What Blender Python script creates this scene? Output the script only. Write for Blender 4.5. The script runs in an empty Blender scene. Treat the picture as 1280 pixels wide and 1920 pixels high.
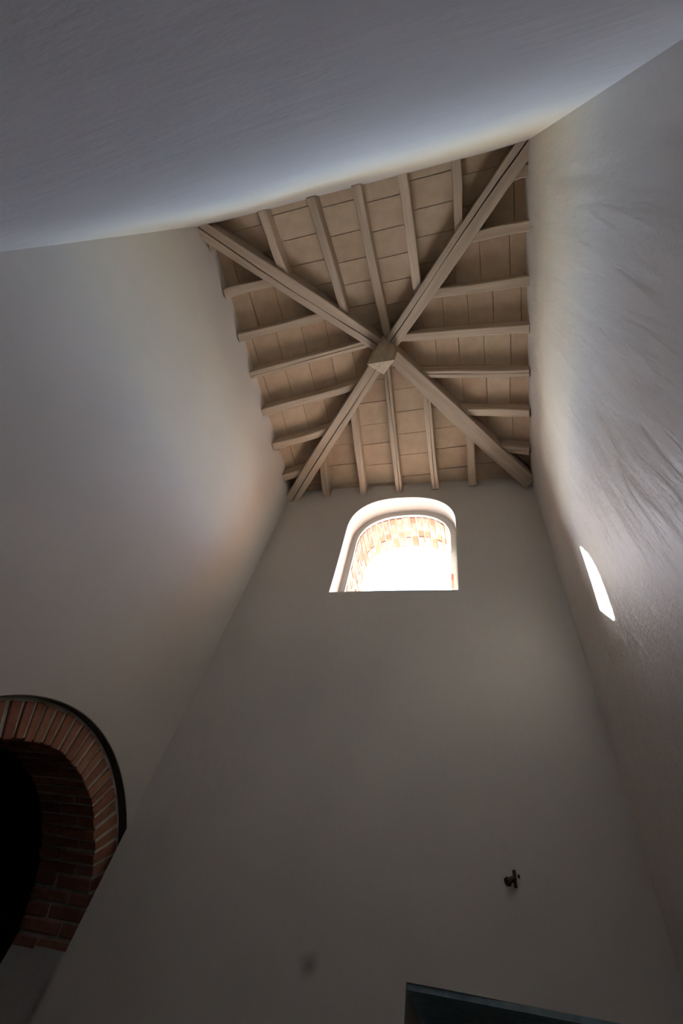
import bpy, bmesh, math, random
from mathutils import Vector, Matrix
random.seed(7)
sc = bpy.context.scene
COL = sc.collection

# ------------------------------------------------------------------ camera
ZC = 1.55                                   # eye height in the tower room
cam_d = bpy.data.cameras.new('camera')
cam_d.sensor_fit = 'HORIZONTAL'; cam_d.sensor_width = 24.0; cam_d.lens = 16.249
cam_d.clip_start = 0.02; cam_d.clip_end = 500
cam = bpy.data.objects.new('camera', cam_d); COL.objects.link(cam)
_r = Vector((0.962, 0.209, 0.176)); _f = Vector((-0.262, 0.523, 0.811)).normalized()
_r = (_r - _f * _r.dot(_f)).normalized(); _u = _r.cross(_f)
cam.matrix_world = Matrix(((_r.x, _u.x, -_f.x, 0), (_r.y, _u.y, -_f.y, 0), (_r.z, _u.z, -_f.z, ZC), (0, 0, 0, 1)))
sc.camera = cam

# ------------------------------------------------------------------ sky, sun, exposure
SUN_DIR = Vector((1.0, -0.805, -1.10)).normalized()      # the way the sunlight travels
w = bpy.data.worlds.new('sky'); sc.world = w; w.use_nodes = True
nt = w.node_tree; nt.nodes.clear()
sky = nt.nodes.new('ShaderNodeTexSky'); sky.sky_type = 'NISHITA'; sky.sun_disc = False; sky.ozone_density = 1.1; sky.dust_density = 1.0
sky.sun_elevation = math.asin(-SUN_DIR.z); sky.sun_rotation = math.atan2(-SUN_DIR.x, -SUN_DIR.y)
bg = nt.nodes.new('ShaderNodeBackground'); bg.inputs['Strength'].default_value = 1.1
wo = nt.nodes.new('ShaderNodeOutputWorld')
nt.links.new(sky.outputs[0], bg.inputs[0]); nt.links.new(bg.outputs[0], wo.inputs[0])
sun_d = bpy.data.lights.new('sun', 'SUN'); sun_d.energy = 21.0; sun_d.angle = math.radians(0.9)
sun_d.color = (1.0, 0.985, 0.965)
sun = bpy.data.objects.new('sun', sun_d); COL.objects.link(sun)
sun.rotation_euler = SUN_DIR.to_track_quat('-Z', 'Y').to_euler()
sun.location = (-8, 10, 14)
vs = sc.view_settings
vs.view_transform = 'Standard'; vs.look = 'None'; vs.gamma = 1.0; vs.use_curve_mapping = False
vs.exposure = 1.97
sc.cycles.max_bounces = 16; sc.cycles.diffuse_bounces = 12
sc.cycles.sample_clamp_indirect = 0.0

# ------------------------------------------------------------------ dimensions
XL, XR, YN, YF = -2.127, 0.661, -0.2235, 2.777
ZE = 4.805 + ZC                              # where the roof tiles meet the wall plaster
TH = 0.66                                   # wall thickness (window and door reveals)
TL = 0.433                                  # thickness of the wall with the brick arch
BOT = {'FL': (XL, YF), 'FR': (XR, YF), 'NL': (XL, YN), 'NR': (XR, YN)}
TOP = {'FL': (-2.116, 2.740), 'FR': (0.705, 2.825), 'NL': (-2.136, -0.219), 'NR': (0.655, -0.200)}
ZT = 4.6 + ZC
def corner(k, z):
    t = z / ZT; a, b = BOT[k], TOP[k]
    return a[0] + (b[0] - a[0]) * t, a[1] + (b[1] - a[1]) * t
RX0, RX1, RY0, RY1 = -2.135, 0.690, -0.222, 2.795     # plan of the roof at the eaves
CX, CY = (RX0 + RX1) / 2, (RY0 + RY1) / 2
HX, HY = (RX1 - RX0) / 2, (RY1 - RY0) / 2
RISE = 0.62
def roof_z(x, y):
    return ZE + RISE * (1 - max(abs((x - CX) / HX), abs((y - CY) / HY)))

# ------------------------------------------------------------------ materials
def new_mat(name, rough=0.9):
    m = bpy.data.materials.new(name); m.use_nodes = True
    n = m.node_tree.nodes; b = n['Principled BSDF']; b.inputs['Roughness'].default_value = rough
    b.inputs['Specular IOR Level'].default_value = 0.2
    return m, m.node_tree, b
def N(t, kind, **kw):
    n = t.nodes.new(kind)
    for k, v in kw.items():
        if k in n.inputs: n.inputs[k].default_value = v
        else: setattr(n, k, v)
    return n
def ramp(t, src, stops):
    r = t.nodes.new('ShaderNodeValToRGB'); e = r.color_ramp.elements
    while len(e) < len(stops): e.new(0.5)
    for i, (p, c) in enumerate(stops):
        e[i].position = p; e[i].color = (*c, 1)
    t.links.new(src, r.inputs[0]); return r
def coords(t, scale=(1, 1, 1)):
    tc = t.nodes.new('ShaderNodeTexCoord'); mp = t.nodes.new('ShaderNodeMapping')
    mp.inputs['Scale'].default_value = scale
    t.links.new(tc.outputs['Object'], mp.inputs[0]); return mp.outputs[0]

def plaster(name, col, var=0.05, streak=(6, 6, 1.6), bump=0.25, spots=(), rough=0.85, spec=0.2):
    m, t, b = new_mat(name, rough); b.inputs['Specular IOR Level'].default_value = spec
    c = coords(t)
    big = N(t, 'ShaderNodeTexNoise', Scale=0.9, Detail=4.0); t.links.new(c, big.inputs['Vector'])
    lo = tuple(x * (1 - var * 1.6) for x in col); hi = tuple(min(1, x * (1 + var)) for x in col)
    r = ramp(t, big.outputs[0], [(0.3, lo), (0.7, hi)])
    out = r.outputs[0]
    for (px, py, pz, rad, dark) in spots:
        g = t.nodes.new('ShaderNodeTexCoord')
        d = N(t, 'ShaderNodeVectorMath', operation='DISTANCE'); t.links.new(g.outputs['Object'], d.inputs[0])
        d.inputs[1].default_value = (px, py, pz)
        nz = N(t, 'ShaderNodeTexNoise', Scale=9.0, Detail=3.0); t.links.new(c, nz.inputs['Vector'])
        ma = N(t, 'ShaderNodeMath', operation='MULTIPLY_ADD'); t.links.new(nz.outputs[0], ma.inputs[0])
        ma.inputs[1].default_value = rad * 1.2; t.links.new(d.outputs['Value'], ma.inputs[2])
        mr = N(t, 'ShaderNodeMapRange'); t.links.new(ma.outputs[0], mr.inputs[0])
        mr.inputs[1].default_value = rad * 0.8; mr.inputs[2].default_value = rad * 1.8
        mr.inputs[3].default_value = dark; mr.inputs[4].default_value = 1.0
        mx = N(t, 'ShaderNodeMix', data_type='RGBA', blend_type='MULTIPLY'); mx.inputs[0].default_value = 1.0
        t.links.new(out, mx.inputs[6]); t.links.new(mr.outputs[0], mx.inputs[7]); out = mx.outputs[2]
    t.links.new(out, b.inputs['Base Color'])
    s = coords(t, streak)
    n1 = N(t, 'ShaderNodeTexNoise', Scale=1.6, Detail=6.0, Roughness=0.55); t.links.new(s, n1.inputs['Vector'])
    n2 = N(t, 'ShaderNodeTexNoise', Scale=60.0, Detail=3.0); t.links.new(c, n2.inputs['Vector'])
    b1 = N(t, 'ShaderNodeBump', Strength=bump, Distance=0.02); t.links.new(n1.outputs[0], b1.inputs['Height'])
    b2 = N(t, 'ShaderNodeBump', Strength=bump * 0.5, Distance=0.003); t.links.new(n2.outputs[0], b2.inputs['Height'])
    t.links.new(b1.outputs[0], b2.inputs['Normal']); t.links.new(b2.outputs[0], b.inputs['Normal'])
    return m

def wood(name, col, dark, axis=0):
    m, t, b = new_mat(name, 0.8)
    sc_ = [22, 22, 22]; sc_[axis] = 1.2
    c = coords(t, tuple(sc_))
    oi = t.nodes.new('ShaderNodeObjectInfo')
    ad = N(t, 'ShaderNodeVectorMath', operation='ADD'); t.links.new(c, ad.inputs[0])
    mu = N(t, 'ShaderNodeVectorMath', operation='SCALE'); mu.inputs[0].default_value = (31, 17, 53)
    t.links.new(oi.outputs['Random'], mu.inputs['Scale']); t.links.new(mu.outputs[0], ad.inputs[1])
    n1 = N(t, 'ShaderNodeTexNoise', Scale=1.0, Detail=6.0, Roughness=0.6); t.links.new(ad.outputs[0], n1.inputs['Vector'])
    r = ramp(t, n1.outputs[0], [(0.28, dark), (0.62, col)])
    hv = N(t, 'ShaderNodeHueSaturation')
    mr = N(t, 'ShaderNodeMapRange'); mr.inputs[3].default_value = 0.88; mr.inputs[4].default_value = 1.1
    t.links.new(oi.outputs['Random'], mr.inputs[0]); t.links.new(mr.outputs[0], hv.inputs['Value'])
    t.links.new(r.outputs[0], hv.inputs['Color']); t.links.new(hv.outputs[0], b.inputs['Base Color'])
    bp = N(t, 'ShaderNodeBump', Strength=0.4, Distance=0.006); t.links.new(n1.outputs[0], bp.inputs['Height'])
    t.links.new(bp.outputs[0], b.inputs['Normal'])
    return m

def fired(name, stops, value=(0.85, 1.12), wash=None, scale=14.0):
    """fired clay: one of several body colours per piece, mottled"""
    m, t, b = new_mat(name, 0.92)
    c = coords(t)
    oi = t.nodes.new('ShaderNodeObjectInfo')
    r = ramp(t, oi.outputs['Random'], stops)
    n1 = N(t, 'ShaderNodeTexNoise', Scale=scale, Detail=5.0, Roughness=0.65); t.links.new(c, n1.inputs['Vector'])
    mr = N(t, 'ShaderNodeMapRange'); mr.inputs[1].default_value = 0.3; mr.inputs[2].default_value = 0.7
    mr.inputs[3].default_value = value[0]; mr.inputs[4].default_value = value[1]
    t.links.new(n1.outputs[0], mr.inputs[0])
    hv = N(t, 'ShaderNodeHueSaturation'); t.links.new(mr.outputs[0], hv.inputs['Value']); t.links.new(r.outputs[0], hv.inputs['Color'])
    out = hv.outputs[0]
    if wash:
        n2 = N(t, 'ShaderNodeTexNoise', Scale=5.0, Detail=4.0); t.links.new(c, n2.inputs['Vector'])
        fr = N(t, 'ShaderNodeMapRange'); fr.inputs[1].default_value = 0.48; fr.inputs[2].default_value = 0.66
        fr.inputs[4].default_value = wash[1]; t.links.new(n2.outputs[0], fr.inputs[0])
        mx = N(t, 'ShaderNodeMix', data_type='RGBA'); t.links.new(fr.outputs[0], mx.inputs[0])
        t.links.new(out, mx.inputs[6]); mx.inputs[7].default_value = (*wash[0], 1); out = mx.outputs[2]
    t.links.new(out, b.inputs['Base Color'])
    bp = N(t, 'ShaderNodeBump', Strength=0.5, Distance=0.004); t.links.new(n1.outputs[0], bp.inputs['Height'])
    t.links.new(bp.outputs[0], b.inputs['Normal'])
    return m

def plain(name, col, rough=0.85, bump=0.2, scale=20.0, metal=0.0):
    m, t, b = new_mat(name, rough); b.inputs['Metallic'].default_value = metal
    c = coords(t)
    n1 = N(t, 'ShaderNodeTexNoise', Scale=scale, Detail=4.0); t.links.new(c, n1.inputs['Vector'])
    r = ramp(t, n1.outputs[0], [(0.3, tuple(x * 0.75 for x in col)), (0.7, tuple(min(1, x * 1.15) for x in col))])
    t.links.new(r.outputs[0], b.inputs['Base Color'])
    bp = N(t, 'ShaderNodeBump', Strength=bump, Distance=0.004); t.links.new(n1.outputs[0], bp.inputs['Height'])
    t.links.new(bp.outputs[0], b.inputs['Normal'])
    return m

PL = (0.53, 0.50, 0.455)
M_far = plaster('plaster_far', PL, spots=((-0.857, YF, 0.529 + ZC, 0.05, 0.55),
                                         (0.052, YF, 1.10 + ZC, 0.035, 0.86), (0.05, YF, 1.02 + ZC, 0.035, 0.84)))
M_wall = plaster('plaster', PL)
M_right = plaster('plaster_right', PL, bump=1.0, streak=(5, 7, 1.3), rough=0.52, spec=0.36)     # trowelled smooth, with a sheen
M_near = plaster('plaster_near', PL, bump=0.45, streak=(2.2, 6, 5))
M_hip = wood('weathered_beam', (0.46, 0.37, 0.28), (0.32, 0.255, 0.19))
M_jack = wood('weathered_rafter', (0.46, 0.37, 0.275), (0.32, 0.25, 0.18))
M_post = wood('weathered_post', (0.37, 0.30, 0.215), (0.25, 0.20, 0.145), axis=2)
M_tile = fired('clay_tile', [(0.0, (0.445, 0.33, 0.225)), (0.35, (0.475, 0.372, 0.26)), (0.7, (0.425, 0.31, 0.21)), (1.0, (0.50, 0.395, 0.28))],
               value=(0.9, 1.08), scale=9.0)
M_brick = fired('red_brick', [(0.0, (0.27, 0.115, 0.075)), (0.3, (0.34, 0.165, 0.10)), (0.6, (0.24, 0.095, 0.07)), (1.0, (0.35, 0.185, 0.115))],
                value=(0.75, 1.2))
M_wbrick = fired('pale_brick', [(0.0, (0.36, 0.15, 0.09)), (0.4, (0.44, 0.20, 0.12)), (0.7, (0.32, 0.13, 0.08)), (1.0, (0.48, 0.26, 0.17))],
                 value=(0.8, 1.15), wash=((0.52, 0.42, 0.34), 0.6))
M_sill = fired('sill_clay', [(0.0, (0.52, 0.40, 0.30)), (1.0, (0.58, 0.46, 0.36))])
M_dark = plain('dark_edge', (0.075, 0.062, 0.048), scale=30.0)
M_mortar = plain('lime_mortar', (0.50, 0.455, 0.39), bump=0.5)
M_deck = plain('dark_mortar', (0.30, 0.225, 0.165))
M_door = plain('blue_grey_paint', (0.22, 0.30, 0.33), rough=0.6)
M_iron = plain('rusty_iron', (0.07, 0.045, 0.03), rough=0.7, metal=0.4, scale=60)
M_floor = fired('floor_brick', [(0.0, (0.07, 0.042, 0.032)), (1.0, (0.09, 0.055, 0.04))])
M_ground = plain('pale_gravel', (0.30, 0.295, 0.28), scale=2.0)
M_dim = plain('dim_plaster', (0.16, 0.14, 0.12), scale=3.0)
M_roofout = plain('roof_clay', (0.40, 0.20, 0.12))

# ------------------------------------------------------------------ mesh helpers
def mesh_obj(name, verts, faces, mat, parent=None, smooth=False):
    me = bpy.data.meshes.new(name); me.from_pydata([tuple(v) for v in verts], [], faces); me.update()
    bm = bmesh.new(); bm.from_mesh(me); bmesh.ops.recalc_face_normals(bm, faces=bm.faces); bm.to_mesh(me); bm.free()
    if smooth:
        for p in me.polygons: p.use_smooth = True
    me.materials.append(mat)
    o = bpy.data.objects.new(name, me); COL.objects.link(o)
    if parent is not None: o.parent = parent
    return o
def tag(o, label=None, cat=None, group=None, kind=None):
    if label: o['label'] = label
    if cat: o['category'] = cat
    if group: o['group'] = group
    if kind: o['kind'] = kind
    return o
def empty(name, loc=(0, 0, 0)):
    o = bpy.data.objects.new(name, None); COL.objects.link(o); o.location = loc; o.empty_display_size = 0.1
    return o
def box_vf(x0, x1, y0, y1, z0, z1):
    v = [(x0, y0, z0), (x1, y0, z0), (x1, y1, z0), (x0, y1, z0), (x0, y0, z1), (x1, y0, z1), (x1, y1, z1), (x0, y1, z1)]
    f = [(0, 3, 2, 1), (4, 5, 6, 7), (0, 1, 5, 4), (1, 2, 6, 5), (2, 3, 7, 6), (3, 0, 4, 7)]
    return v, f
def box(name, x0, x1, y0, y1, z0, z1, mat, parent=None):
    return mesh_obj(name, *box_vf(x0, x1, y0, y1, z0, z1), mat, parent)
def extrude_vf(poly, off):
    """closed prism: polygon (3D points) and an offset vector"""
    n = len(poly); off = Vector(off)
    v = [Vector(p) for p in poly] + [Vector(p) + off for p in poly]
    f = [tuple(range(n)), tuple(range(2 * n - 1, n - 1, -1))] + [(i, (i + 1) % n, n + (i + 1) % n, n + i) for i in range(n)]
    return v, f
def boolean_cut(o, cutters):
    """cut prisms out of a wall and bake the result"""
    for i, (v, f) in enumerate(cutters):
        c = mesh_obj('cutter', v, f, M_wall)
        md = o.modifiers.new('cut', 'BOOLEAN'); md.operation = 'DIFFERENCE'; md.object = c; md.solver = 'EXACT'
        dg = bpy.context.evaluated_depsgraph_get()
        me = bpy.data.meshes.new_from_object(o.evaluated_get(dg))
        o.modifiers.clear(); old = o.data; o.data = me; bpy.data.meshes.remove(old)
        cm = c.data; bpy.data.objects.remove(c); bpy.data.meshes.remove(cm)
    return o

# hand-plastered wall: front face on a grid that swells a little, solid behind
def wave(s, z, seed):
    return (math.sin(s * 2.1 + seed) * math.sin(z * 1.3 + seed * 2.3) * 0.010 + math.sin(s * 4.7 + seed * 1.7 + z * 0.9) * 0.005
            + math.sin(z * 3.9 + seed * 0.7 + s * 1.1) * 0.004)
def wall(name, ka, kb, outward, thick, mat, seed, ext_a=0.0, ext_b=0.0, amp=1.0, drop=0.27):
    ns, nz = 44, 64
    out = Vector(outward)
    L = math.dist(BOT[ka], BOT[kb])
    a0, a1 = -ext_a / L, 1 + ext_b / L
    ss = sorted(set([a0, 0.0, 1.0, a1] + [a0 + (a1 - a0) * i / ns for i in range(ns + 1)]))
    ztop = ZE + 0.012
    V, F = [], []
    for j in range(nz + 1):
        z = ztop * j / nz
        A, B = corner(ka, z), corner(kb, z)
        for s in ss:
            p = Vector((A[0] + (B[0] - A[0]) * s, A[1] + (B[1] - A[1]) * s, z))
            e = max(0.0, min(1.0, min(s, 1 - s) * L / 0.35)); e2 = min(1.0, (ztop - z) / 0.3)
            V.append(p + out * (wave(s * L, z, seed) * amp * e * e2 + 0.0))
    m = len(ss)
    for j in range(nz):
        for i in range(m - 1):
            F.append((j * m + i, j * m + i + 1, (j + 1) * m + i + 1, (j + 1) * m + i))
    nb = len(V)
    # back rows on the same grid stations: only the rim is needed
    for j in (0, nz):
        z = ztop * j / nz
        A, B = BOT[ka], BOT[kb]
        for s in ss:
            p = Vector((A[0] + (B[0] - A[0]) * s, A[1] + (B[1] - A[1]) * s, z)) + out * thick
            if j: p.z = ztop - drop * thick / 0.66
            V.append(p)
    for i in range(m - 1):
        F.append((i, i + 1, nb + i + 1, nb + i)); F.append((nz * m + i, nz * m + i + 1, nb + m + i + 1, nb + m + i))
    F.append(tuple(nb + i for i in range(m)) + tuple(nb + m + i for i in reversed(range(m))))
    F.append(tuple(j * m for j in range(nz + 1)) + (nb + m, nb))
    F.append(tuple(j * m + m - 1 for j in range(nz + 1)) + (nb + 2 * m - 1, nb + m - 1))
    return mesh_obj(name, V, F, mat)

def squarish(a, n=2.4):
    """the window head is a little fuller than a half circle"""
    return (abs(math.cos(a)) ** n + abs(math.sin(a)) ** n) ** (-1 / n)
def arch_poly(c, zs, R, zb, n=40, half=None):
    """(a, z) outline: straight jambs from zb to the springing zs, half circle above"""
    half = half or R
    p = [(c - half, zb)]
    for i in range(n + 1):
        a = math.pi * i / n; q = R * squarish(a)
        p.append((c - q * math.cos(a), zs + q * math.sin(a)))
    return p + [(c + half, zb)]

# ------------------------------------------------------------------ the walls
WCX, WZS, WR1, WR2, SILL = -0.695, 3.945 + ZC, 0.572, 0.503, 2.98 + ZC        # high window
WRB = WR2 + 0.13
WLIP = 0.20
far = wall('wall_far', 'FL', 'FR', (0, 1, 0), TH, M_far, 0.4)
cut = []
cut.append(extrude_vf([(a, YF - 0.15, z) for a, z in arch_poly(WCX, WZS, WR1, SILL)], (0, 0.15 + WLIP, 0)))
cut.append(extrude_vf([(a, YF + WLIP - 0.02, z) for a, z in arch_poly(WCX, WZS - 0.015, WR2 + 0.004, SILL - 0.0005)], (0, 0.15, 0)))
cut.append(extrude_vf([(a, YF + WLIP + 0.03, z) for a, z in arch_poly(WCX, WZS - 0.015, WRB + 0.004, SILL - 0.001)], (0, 0.8, 0)))
DX0, DX1, DZ = -0.412, 0.50, 0.536 + ZC
cut.append(box_vf(DX0, DX1, YF - 0.15, YF + TH + 0.2, -0.1, DZ))
boolean_cut(far, cut); tag(far, kind='structure')

ACY, AZS, ARI, ARO, ARP = 2.12, 0.236 + ZC, 0.78, 0.952, 0.978               # brick arch in the left wall
left = wall('wall_left', 'NL', 'FL', (-1, 0, 0), TL, M_wall, 2.1, ext_a=0.5, ext_b=TH)
ABOT = 0.425 + ZC                                                            # where the bricks stop
def arch_cut(R, zlow):
    a0 = math.asin((zlow - AZS) / R); n = 48
    pts = [(ACY + R * math.cos(a0 + (math.pi - 2 * a0) * i / n), AZS + R * math.sin(a0 + (math.pi - 2 * a0) * i / n)) for i in range(n + 1)]
    return pts
cut = [extrude_vf([(XL + 0.15, a, z) for a, z in arch_cut(ARP, ABOT)], (-0.9, 0, 0)),
       box_vf(XL - 0.9, XL + 0.15, ACY - 0.757, ACY + 0.757, -0.1, ABOT + 0.01)]
boolean_cut(left, cut); tag(left, kind='structure')
right = wall('wall_right', 'NR', 'FR', (1, 0, 0), 0.5, M_right, 3.3, ext_a=0.5, ext_b=TH, amp=1.4); tag(right, kind='structure')
near = wall('wall_near', 'NL', 'NR', (0, -1, 0), 0.5, M_near, 5.2, amp=1.3)
NX0, NX1, NZ = -1.75, 0.45, 1.95                          # unseen wide opening, added to absorb light low in the room
boolean_cut(near, [box_vf(NX0, NX1, YN - 0.9, YN + 0.3, -0.1, NZ)]); tag(near, kind='structure')
floor = box('floor', XL - 0.4, XR + 0.4, YN - 0.4, YF + 0.6, -0.12, 0.0, M_floor); tag(floor, kind='structure')
ground = box('ground', -70, 70, -70, 70, -0.6, -0.15, M_ground); tag(ground, kind='structure')

# unseen dark room, added behind that opening to swallow the light
pv, pf = [], []
def addbox(*a):
    v, f = box_vf(*a); n = len(pv); pv.extend(v); pf.extend([tuple(i + n for i in q) for q in f])
_y1 = YN - 0.502; _y0 = _y1 - 2.6
addbox(NX0 - 0.9, NX1 + 0.9, _y0 - 0.2, _y0, -0.1, 2.6); addbox(NX0 - 1.1, NX0 - 0.9, _y0 - 0.2, _y1, -0.1, 2.6)
addbox(NX1 + 0.9, NX1 + 1.1, _y0 - 0.2, _y1, -0.1, 2.6); addbox(NX0 - 1.1, NX1 + 1.1, _y0 - 0.2, _y1, 2.6, 2.8)
addbox(NX0 - 1.1, NX1 + 1.1, _y0 - 0.2, _y1 + 0.2, -0.14, -0.002)
back = mesh_obj('wall_light_trap', pv, pf, M_dim); tag(back, kind='structure')
# the dark passage behind the arch
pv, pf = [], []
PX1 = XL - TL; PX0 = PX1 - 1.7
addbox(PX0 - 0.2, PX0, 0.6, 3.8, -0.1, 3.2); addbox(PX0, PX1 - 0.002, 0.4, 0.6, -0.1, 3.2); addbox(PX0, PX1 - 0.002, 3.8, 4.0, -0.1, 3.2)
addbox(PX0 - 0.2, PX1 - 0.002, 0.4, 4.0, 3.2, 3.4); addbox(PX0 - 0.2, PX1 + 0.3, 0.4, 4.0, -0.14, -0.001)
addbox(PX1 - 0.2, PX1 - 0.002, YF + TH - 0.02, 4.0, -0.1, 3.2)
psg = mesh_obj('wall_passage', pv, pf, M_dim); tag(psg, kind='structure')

# ------------------------------------------------------------------ the roof: deck, clay tiles
U = 1.47
ap = Vector((CX, CY, ZE + RISE + 0.034))
def dz(u, h): return ZE + RISE * (1 - u) + h
rim = [Vector((CX + sx * HX * U, CY + sy * HY * U, dz(U, 0.034))) for sx, sy in ((-1, -1), (1, -1), (1, 1), (-1, 1))]
V = rim + [ap] + [p + Vector((0, 0, 0.12)) for p in rim] + [ap + Vector((0, 0, 0.12))]
F = [(0, 1, 4), (1, 2, 4), (2, 3, 4), (3, 0, 4), (5, 6, 9), (6, 7, 9), (7, 8, 9), (8, 5, 9), (0, 1, 6, 5), (1, 2, 7, 6), (2, 3, 8, 7), (3, 0, 5, 8)]
deck = mesh_obj('ceiling', V, F, M_deck)
tag(deck, kind='structure')

FARX = [-1.640, -1.182, -0.751, -0.335, 0.085]
NEARX = [-1.540, -1.075, -0.685, -0.300, 0.125]
LEFTY = [-0.045, 0.363, 0.790, 1.180, 1.605, 2.025, 2.440]
RIGHTY = [-0.010, 0.365, 0.785, 1.180, 1.590, 2.010, 2.430]
def clip(poly, a, b, c):
    """keep a*x + b*y + c >= 0"""
    out = []
    for i in range(len(poly)):
        p, q = poly[i], poly[(i + 1) % len(poly)]
        dp, dq = a * p[0] + b * p[1] + c, a * q[0] + b * q[1] + c
        if dp >= 0: out.append(p)
        if dp * dq < 0:
            t = dp / (dp - dq); out.append((p[0] + (q[0] - p[0]) * t, p[1] + (q[1] - p[1]) * t))
    return out
tile_col = []
def tiles(side, stations, step):
    rg = random.Random(sum(ord(ch) for ch in side))
    lim = (RX0 - 0.05, RX1 + 0.05) if side in ('far', 'near') else (RY0 - 0.05, RY1 + 0.05)
    st = [lim[0]] + stations + [lim[1]]
    for i in range(len(st) - 1):
        a0, a1 = st[i] + 0.004, st[i + 1] - 0.004
        s = -0.06 - rg.uniform(0, 0.12)
        while s < 1.6:
            e = s + step * rg.uniform(0.94, 1.06)
            s0, s1 = max(s, -0.06) + 0.003, e - 0.003
            if side == 'far': P = [(a0, RY1 - s0), (a1, RY1 - s0), (a1, RY1 - s1), (a0, RY1 - s1)]
            elif side == 'near': P = [(a0, RY0 + s0), (a1, RY0 + s0), (a1, RY0 + s1), (a0, RY0 + s1)]
            elif side == 'left': P = [(RX0 + s0, a0), (RX0 + s0, a1), (RX0 + s1, a1), (RX0 + s1, a0)]
            else: P = [(RX1 - s0, a0), (RX1 - s0, a1), (RX1 - s1, a1), (RX1 - s1, a0)]
            uw = [((x - CX) / HX, (y - CY) / HY) for x, y in P]
            g = 0.006
            if side == 'far': uw = clip(clip(uw, 1, 1, -g), -1, 1, -g)
            elif side == 'near': uw = clip(clip(uw, 1, -1, -g), -1, -1, -g)
            elif side == 'left': uw = clip(clip(uw, -1, 1, -g), -1, -1, -g)
            else: uw = clip(clip(uw, 1, 1, -g), 1, -1, -g)
            s = e
            if len(uw) < 3: continue
            pts = [(CX + u * HX, CY + v * HY) for u, v in uw]
            ar = abs(sum(pts[k][0] * pts[(k + 1) % len(pts)][1] - pts[(k + 1) % len(pts)][0] * pts[k][1] for k in range(len(pts)))) / 2
            if ar < 0.0012: continue
            jz = rg.uniform(0.0, 0.007); tl = rg.uniform(-0.004, 0.004)
            cxm = sum(p[0] for p in pts) / len(pts); cym = sum(p[1] for p in pts) / len(pts)
            poly = []
            for x, y in pts:
                u = {'far': (y - CY) / HY, 'near': -(y - CY) / HY, 'left': -(x - CX) / HX, 'right': (x - CX) / HX}[side]
                poly.append((x - cxm, y - cym, ZE + RISE * (1 - u) + jz + tl * (x - cxm + y - cym) / 0.2))
            v, f = extrude_vf(poly, (0, 0, 0.026))
            o = mesh_obj('roof_tile', v, f, M_tile, deck); o.location = (cxm, cym, 0)
tiles('far', FARX, 0.225); tiles('near', NEARX, 0.225); tiles('left', LEFTY, 0.235); tiles('right', RIGHTY, 0.235)

# ------------------------------------------------------------------ roof timbers
def beam(name, P0, P1, width, depth, mat, seed, crack=None, shear1=0.0, shear0=0.0, rough=0.004, n=14):
    """hewn beam: local X runs along it, its TOP face on the line P0-P1; a drying crack along the underside"""
    rg = random.Random(seed)
    P0, P1 = Vector(P0), Vector(P1); d = P1 - P0; L = d.length; d.normalize()
    side = Vector((0, 0, 1)).cross(d).normalized(); up = d.cross(side)
    h = width / 2; V = []; F = []
    ph = [rg.uniform(0, 6.28) for _ in range(4)]
    for i in range(n + 1):
        t = i / n; x = t * L
        jy = math.sin(t * 5 + ph[0]) * rough; jz = math.sin(t * 4 + ph[1]) * rough
        w1 = h * (1 + 0.05 * math.sin(t * 7 + ph[2])); b = -depth + jz
        c = (crack if crack is not None else 0.0) * h + math.sin(t * 6 + ph[3]) * h * 0.10 + rg.uniform(-1, 1) * h * 0.03
        cw = (0.0055 if width > 0.1 else 0.003) if crack is not None else 0.0008
        if crack is not None: cw *= 0.35 + abs(math.sin(t * 3.3 + ph[1]))
        cd = 0.035 if crack is not None else 0.001
        ch = 0.006
        sec = [(-w1 + jy, 0), (-w1 + jy, b + ch), (-w1 + ch + jy, b), (c - cw, b), (c, b + cd), (c + cw, b), (w1 - ch + jy, b), (w1 + jy, b + ch), (w1 + jy, 0)]
        for (yy, zz) in sec:
            sh = (shear0 * (1 - t) + shear1 * t) * yy
            V.append((x + sh, yy, zz))
    m = 9
    for i in range(n):
        for k in range(m):
            a, b2 = i * m + k, i * m + (k + 1) % m
            F.append((a, b2, b2 + m, a + m))
    F.append(tuple(range(m))); F.append(tuple(n * m + k for k in reversed(range(m))))
    o = mesh_obj(name, V, F, mat)
    o.matrix_world = Matrix(((d.x, side.x, up.x, P0.x), (d.y, side.y, up.y, P0.y), (d.z, side.z, up.z, P0.z), (0, 0, 0, 1)))
    return o

POST = 0.205                                # side of the king post, set diagonally
HIPW, HIPD = 0.158, 0.240
hips = {'FL': ((-1, 1), 'hip rafter with long crack, running to the corner left of the high window', 0.15),
        'FR': ((1, 1), 'hip rafter running to the corner right of the high window', None),
        'NL': ((-1, -1), 'hip rafter running to the corner of the left wall and the near wall overhead', 0.1),
        'NR': ((1, -1), 'hip rafter with split underside, running to the corner by the right wall overhead', 0.25)}
for i, (k, (sg, lab, cr)) in enumerate(hips.items()):
    dirv = Vector((sg[0] * HX, sg[1] * HY)); u1 = 1.02; u0 = (POST / 2 - 0.008) / dirv.length
    def hp(u): return (CX + dirv.x * u, CY + dirv.y * u, ZE + RISE * (1 - u) - 0.03)
    o = beam('hip_rafter', hp(u1), hp(u0), HIPW, HIPD - 0.03, M_hip, 11 + i, crack=cr)
    tag(o, lab, 'beam', 'hip rafters of the pyramid roof')

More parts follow.
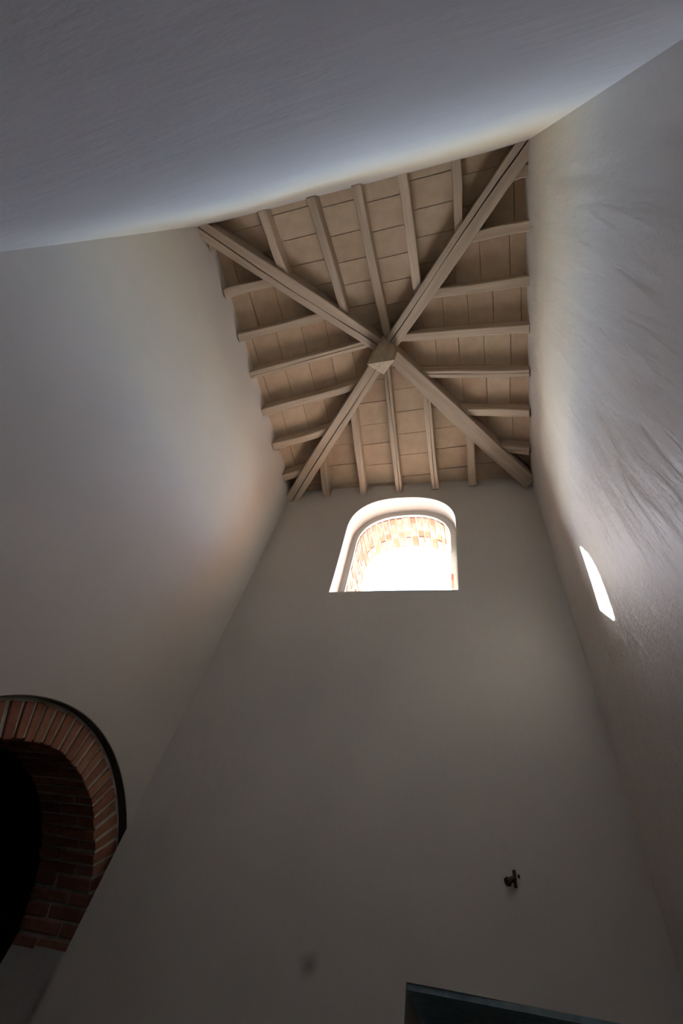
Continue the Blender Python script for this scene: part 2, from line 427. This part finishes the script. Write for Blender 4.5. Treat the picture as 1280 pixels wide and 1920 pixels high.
JW, JD = 0.080, 0.155
ordw = ['first', 'second', 'third', 'fourth', 'fifth', 'sixth', 'seventh']
def jack(side, q, i, n):
    if side in ('far', 'near'):
        u_h = abs(q - CX) / HX; sgn = 1 if side == 'far' else -1
        inset = (HIPW / 2 * 1.35) / HY
        uin = max(u_h + inset, (POST * 0.72) / HY) if abs(q - CX) > 0.14 else (POST * 0.60 + abs(0)) / HY
        def P(u): return (q, CY + sgn * HY * u, ZE + RISE * (1 - u) - 0.004)
    else:
        u_h = abs(q - CY) / HY; sgn = -1 if side == 'left' else 1
        inset = (HIPW / 2 * 1.35) / HX
        uin = max(u_h + inset, (POST * 0.72) / HX) if abs(q - CY) > 0.14 else (POST * 0.60) / HX
        def P(u): return (CX + sgn * HX * u, q, ZE + RISE * (1 - u) - 0.004)
    off = (q - (CX if side in ('far', 'near') else CY))
    shear = 0.0
    if abs(off) > 0.14:
        # end cut parallel to the hip: local +y is to the left of the way up the slope
        left_of = {'far': 1, 'near': -1, 'left': 1, 'right': -1}[side]
        shear = (1 if off * left_of > 0 else -1) * 0.98
        shear = -shear
    rg = random.Random(int(q * 1000) + len(side))
    cr = rg.choice([None, 0.1, None, None])
    if side == 'far' and i == 2: cr = 0.15
    o = beam('jack_rafter', P(1.03), P(uin), JW * rg.uniform(0.93, 1.07), JD * rg.uniform(0.95, 1.05), M_jack, int(q * 777) + len(side), crack=cr, shear1=shear, n=10)
    if side == 'far': lab = f'thin rafter above the high window wall, {ordw[i]} from the left corner'
    elif side == 'near': lab = f'thin rafter rising from the near wall overhead, {ordw[i]} from the left wall'
    elif side == 'left': lab = f'thin rafter rising from the left wall, {ordw[n - 1 - i]} counted from the window wall'
    else: lab = f'thin rafter rising from the right wall, {ordw[n - 1 - i]} counted from the window wall'
    tag(o, lab, 'rafter', f'rafters of the roof slope on the {dict(far="window", near="near", left="left", right="right")[side]} side')
for side, lst in (('far', FARX), ('near', NEARX), ('left', LEFTY), ('right', RIGHTY)):
    for i, q in enumerate(lst): jack(side, q, i, len(lst))

# king post: square, set diagonally, its foot cut to a wedge
hd = POST / math.sqrt(2)
zt = ZE + RISE - 0.02; zr = 4.715 + ZC
pc = [(-hd, 0), (0, -hd), (hd, 0), (0, hd)]                 # left, near, right, far
zb = [zr, zr + 0.20, zr, zr + 0.05]                      # near facet steep, far facet nearly flat
V = [(x, y, z - zr) for (x, y), z in zip(pc, zb)] + [(x, y, zt - zr - 0.0) for x, y in pc]
F = [(0, 1, 2), (0, 2, 3), (4, 5, 6, 7), (0, 1, 5, 4), (1, 2, 6, 5), (2, 3, 7, 6), (3, 0, 4, 7)]
post = mesh_obj('king_post', V, F, M_post); post.location = (CX - 0.004, CY - 0.01, zr)
tag(post, 'square wooden king post with cut foot where the four hip rafters meet', 'post')

# ------------------------------------------------------------------ brick arch in the left wall
def wedge(axis, c, zs, a0, a1, R0, R1, d0, d1, rg, jit=0.004):
    """voussoir between angles a0..a1 and radii R0..R1, from depth d0 to d1; axis 'x': arch in the y-z plane, axis 'y': in x-z"""
    R0 += rg.uniform(-jit, jit); R1 += rg.uniform(-jit, jit); d0 += rg.uniform(-jit, jit)
    da = rg.uniform(-0.003, 0.003)
    q = [(R0, a0 + da), (R1, a0), (R1, a1), (R0, a1 + da)]
    v = []
    for d in (d0, d1):
        for R, a in q:
            if axis == 'y': R *= squarish(a)
            aa, z = c + R * math.cos(a), zs + R * math.sin(a)
            v.append((d, aa, z) if axis == 'x' else (aa, d, z))
    return v, [(0, 1, 2, 3), (4, 7, 6, 5), (0, 1, 5, 4), (1, 2, 6, 5), (2, 3, 7, 6), (3, 0, 4, 7)]
def bevelled(o, w_=0.004):
    bm = bmesh.new(); bm.from_mesh(o.data)
    bmesh.ops.bevel(bm, geom=list(bm.edges), offset=w_, segments=1, affect='EDGES', profile=0.5)
    bmesh.ops.recalc_face_normals(bm, faces=bm.faces)
    bm.to_mesh(o.data); bm.free()
def centred(o):
    me = o.data; c = sum((v.co for v in me.vertices), Vector()) / len(me.vertices)
    for v in me.vertices: v.co -= c
    o.location = c

rg = random.Random(5)
arch = empty('brick_arch', (XL, ACY, ABOT)); tag(arch, 'red brick arch over the dark passage in the left wall', 'arch')
def under(o, root):
    o.parent = root; o.matrix_parent_inverse = Matrix.Translation(-Vector(root.location))
a_lo = math.asin((ABOT - AZS) / 0.86)
pitch = 0.068 / 0.86
FACE = XL - 0.042
a = a_lo + 0.004; k = 0
while a + pitch * 0.6 < math.pi - a_lo:
    p = pitch * rg.uniform(0.88, 1.12); jn = rg.uniform(0.013, 0.022) / 0.86
    a1 = min(a + p - jn, math.pi - a_lo)
    # one brick to the front, one behind it: joints staggered from course to course
    cuts = [(0.0, 0.235), (0.247, TL - 0.045)] if k % 2 == 0 else [(0.0, 0.12), (0.132, TL - 0.045)]
    for (d0, d1) in cuts:
        v, f = wedge('x', ACY, AZS, a, a1, ARI, ARO, FACE - d0, FACE - d1, rg, 0.006)
        o = mesh_obj('brick', v, f, M_brick); bevelled(o); centred(o); under(o, arch)
    a += p; k += 1
# mortar ring, a little behind the brick faces
n = 60; V = []; F = []
for i in range(n + 1):
    an = a_lo + (math.pi - 2 * a_lo) * i / n
    for R, d in ((ARI + 0.010, FACE - 0.010), (ARP - 0.004, FACE - 0.010), (ARP - 0.004, XL - TL + 0.004), (ARI + 0.010, XL - TL + 0.004)):
        V.append((d, ACY + R * math.cos(an), AZS + R * math.sin(an)))
for i in range(n):
    for k in range(4):
        F.append((i * 4 + k, i * 4 + (k + 1) % 4, i * 4 + 4 + (k + 1) % 4, i * 4 + 4 + k))
F.append((0, 1, 2, 3)); F.append((n * 4, n * 4 + 3, n * 4 + 2, n * 4 + 1))
mo = mesh_obj('mortar', V, F, M_mortar); under(mo, arch)

# dark strip along the plaster edge around the ring
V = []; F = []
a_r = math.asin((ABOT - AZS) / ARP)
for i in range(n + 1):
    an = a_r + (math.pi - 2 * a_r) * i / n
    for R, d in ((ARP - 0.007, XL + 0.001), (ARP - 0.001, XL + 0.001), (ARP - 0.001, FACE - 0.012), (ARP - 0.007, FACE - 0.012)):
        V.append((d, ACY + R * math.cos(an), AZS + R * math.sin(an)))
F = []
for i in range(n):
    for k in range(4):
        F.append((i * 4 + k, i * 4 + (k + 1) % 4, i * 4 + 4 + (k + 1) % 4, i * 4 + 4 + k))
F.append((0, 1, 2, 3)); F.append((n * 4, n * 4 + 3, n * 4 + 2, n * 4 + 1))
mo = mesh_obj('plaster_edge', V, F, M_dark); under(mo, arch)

# ------------------------------------------------------------------ high window: brick lining outside the plaster lip
win = empty('window_1', (WCX, YF, SILL)); tag(win, kind='structure')
Y0, Y1 = YF + WLIP + 0.033, YF + TH - 0.002
zs2 = WZS - 0.015
a = 0.0; pitch = math.pi / 21
for k in range(21):
    cuts = [(0.0, 0.27), (0.28, Y1 - Y0)] if k % 3 else [(0.0, Y1 - Y0)]
    for d0, d1 in cuts:
        v, f = wedge('y', WCX, zs2, k * pitch + 0.012, (k + 1) * pitch - 0.012, WR2, WRB, Y0 + d0, Y0 + d1, rg, 0.006)
        o = mesh_obj('brick', v, f, M_wbrick); bevelled(o); centred(o); under(o, win)
for sx in (-1, 1):
    z = SILL + 0.003; k = 0
    while z < zs2 - 0.03:
        h = min(0.060, zs2 - z - 0.006)
        cuts = [(0.0, 0.25), (0.26, Y1 - Y0)] if k % 2 else [(0.0, 0.125), (0.135, Y1 - Y0)]
        for d0, d1 in cuts:
            xs = sorted((WCX + sx * (WR2 + rg.uniform(-0.005, 0.006)), WCX + sx * WRB))
            v, f = box_vf(xs[0], xs[1], Y0 + d0, Y0 + d1, z, z + h)
            o = mesh_obj('brick', v, f, M_wbrick); bevelled(o); centred(o); under(o, win)
        z += 0.072; k += 1
V = []; F = []
prof = lambda R: arch_poly(WCX, zs2, R, SILL + 0.001, n=40)
pa, pb = prof(WR2 + 0.009), prof(WRB + 0.002)
for (x0, z0), (x1, z1) in zip(pa, pb):
    V += [(x0, Y0 + 0.004, z0), (x1, Y0 + 0.004, z1), (x1, Y1 - 0.004, z1), (x0, Y1 - 0.004, z0)]
m = len(pa)
for i in range(m - 1):
    for k in range(4):
        F.append((i * 4 + k, i * 4 + (k + 1) % 4, i * 4 + 4 + (k + 1) % 4, i * 4 + 4 + k))
F.append((0, 1, 2, 3)); F.append(tuple((m - 1) * 4 + k for k in (3, 2, 1, 0)))
mo = mesh_obj('mortar', V, F, M_mortar); under(mo, win)

# unseen clay tiles added on the sill to cut upward bounce, a hair below the plaster edge
for i in range(4):
    x0 = WCX - WR2 + 0.006 + i * (2 * WR2 - 0.012) / 4
    for y0, y1 in ((YF + WLIP + 0.01, YF + WLIP + 0.225), (YF + WLIP + 0.235, YF + TH - 0.01)):
        o = box('added_sill_tile', x0 + 0.004, x0 + (2 * WR2 - 0.012) / 4 - 0.004, y0, y1, SILL - 0.004, SILL + 0.012, M_sill); bevelled(o); centred(o); under(o, win)

o = box('brick_chip', WCX + WR2 - 0.004, WCX + WR2 + 0.022, YF + WLIP - 0.006, YF + WLIP + 0.02, 3.19 + ZC, 3.39 + ZC, M_wbrick); bevelled(o, 0.005); centred(o); under(o, win)

# ------------------------------------------------------------------ door below the window
door = empty('door_1', (DX0, YF + TH, 0)); tag(door, kind='structure')
o = box('head_lining', DX0 + 0.002, DX1 - 0.002, YF + 0.012, YF + TH - 0.06, DZ - 0.022, DZ - 0.001, M_door); under(o, door)
n = 6; pw = (DX1 - DX0 - 0.06) / n
for i in range(n):
    x0 = DX0 + 0.03 + i * pw
    o = box('plank', x0 + 0.002, x0 + pw - 0.002, YF + TH - 0.055, YF + TH - 0.02, 0.01, DZ - 0.03, M_door); bevelled(o, 0.003); centred(o); under(o, door)
o = box('frame', DX0 + 0.002, DX1 - 0.002, YF + TH - 0.02, YF + TH - 0.002, 0.0, DZ - 0.002, M_door); under(o, door)

# ------------------------------------------------------------------ iron fitting on the far wall
def cyl_vf(p0, p1, r0, r1, n=14):
    p0, p1 = Vector(p0), Vector(p1); d = (p1 - p0).normalized()
    a = d.orthogonal().normalized(); b = d.cross(a)
    v = [p0 + (a * math.cos(2 * math.pi * i / n) + b * math.sin(2 * math.pi * i / n)) * r0 for i in range(n)]
    v += [p1 + (a * math.cos(2 * math.pi * i / n) + b * math.sin(2 * math.pi * i / n)) * r1 for i in range(n)]
    f = [(i, (i + 1) % n, n + (i + 1) % n, n + i) for i in range(n)] + [tuple(range(n)), tuple(range(2 * n - 1, n - 1, -1))]
    return v, f
HK = Vector((0.083, YF + 0.004, 0.957 + ZC))
hook = empty('wall_hook', HK); tag(hook, 'small rusty iron peg with narrow back plate on the window wall above the door', 'wall hook')
o = mesh_obj('plate', *box_vf(HK.x - 0.009, HK.x + 0.007, YF - 0.010, YF + 0.008, HK.z - 0.032, HK.z + 0.036), M_iron); bevelled(o, 0.003); centred(o); under(o, hook)
PE = Vector((HK.x - 0.034, YF - 0.022, HK.z - 0.020))
o = mesh_obj('peg', *cyl_vf((HK.x - 0.002, YF - 0.004, HK.z + 0.004), PE, 0.011, 0.013), M_iron); under(o, hook)
pd = (PE - Vector((HK.x, YF - 0.004, HK.z))).normalized()
o = mesh_obj('peg_head', *cyl_vf(PE - pd * 0.004, PE + pd * 0.009, 0.019, 0.017), M_iron); under(o, hook)
o = mesh_obj('nail', *cyl_vf((HK.x + 0.018, YF + 0.01, HK.z + 0.012), (HK.x + 0.018, YF - 0.012, HK.z + 0.012), 0.004, 0.006, 8), M_iron); under(o, hook)
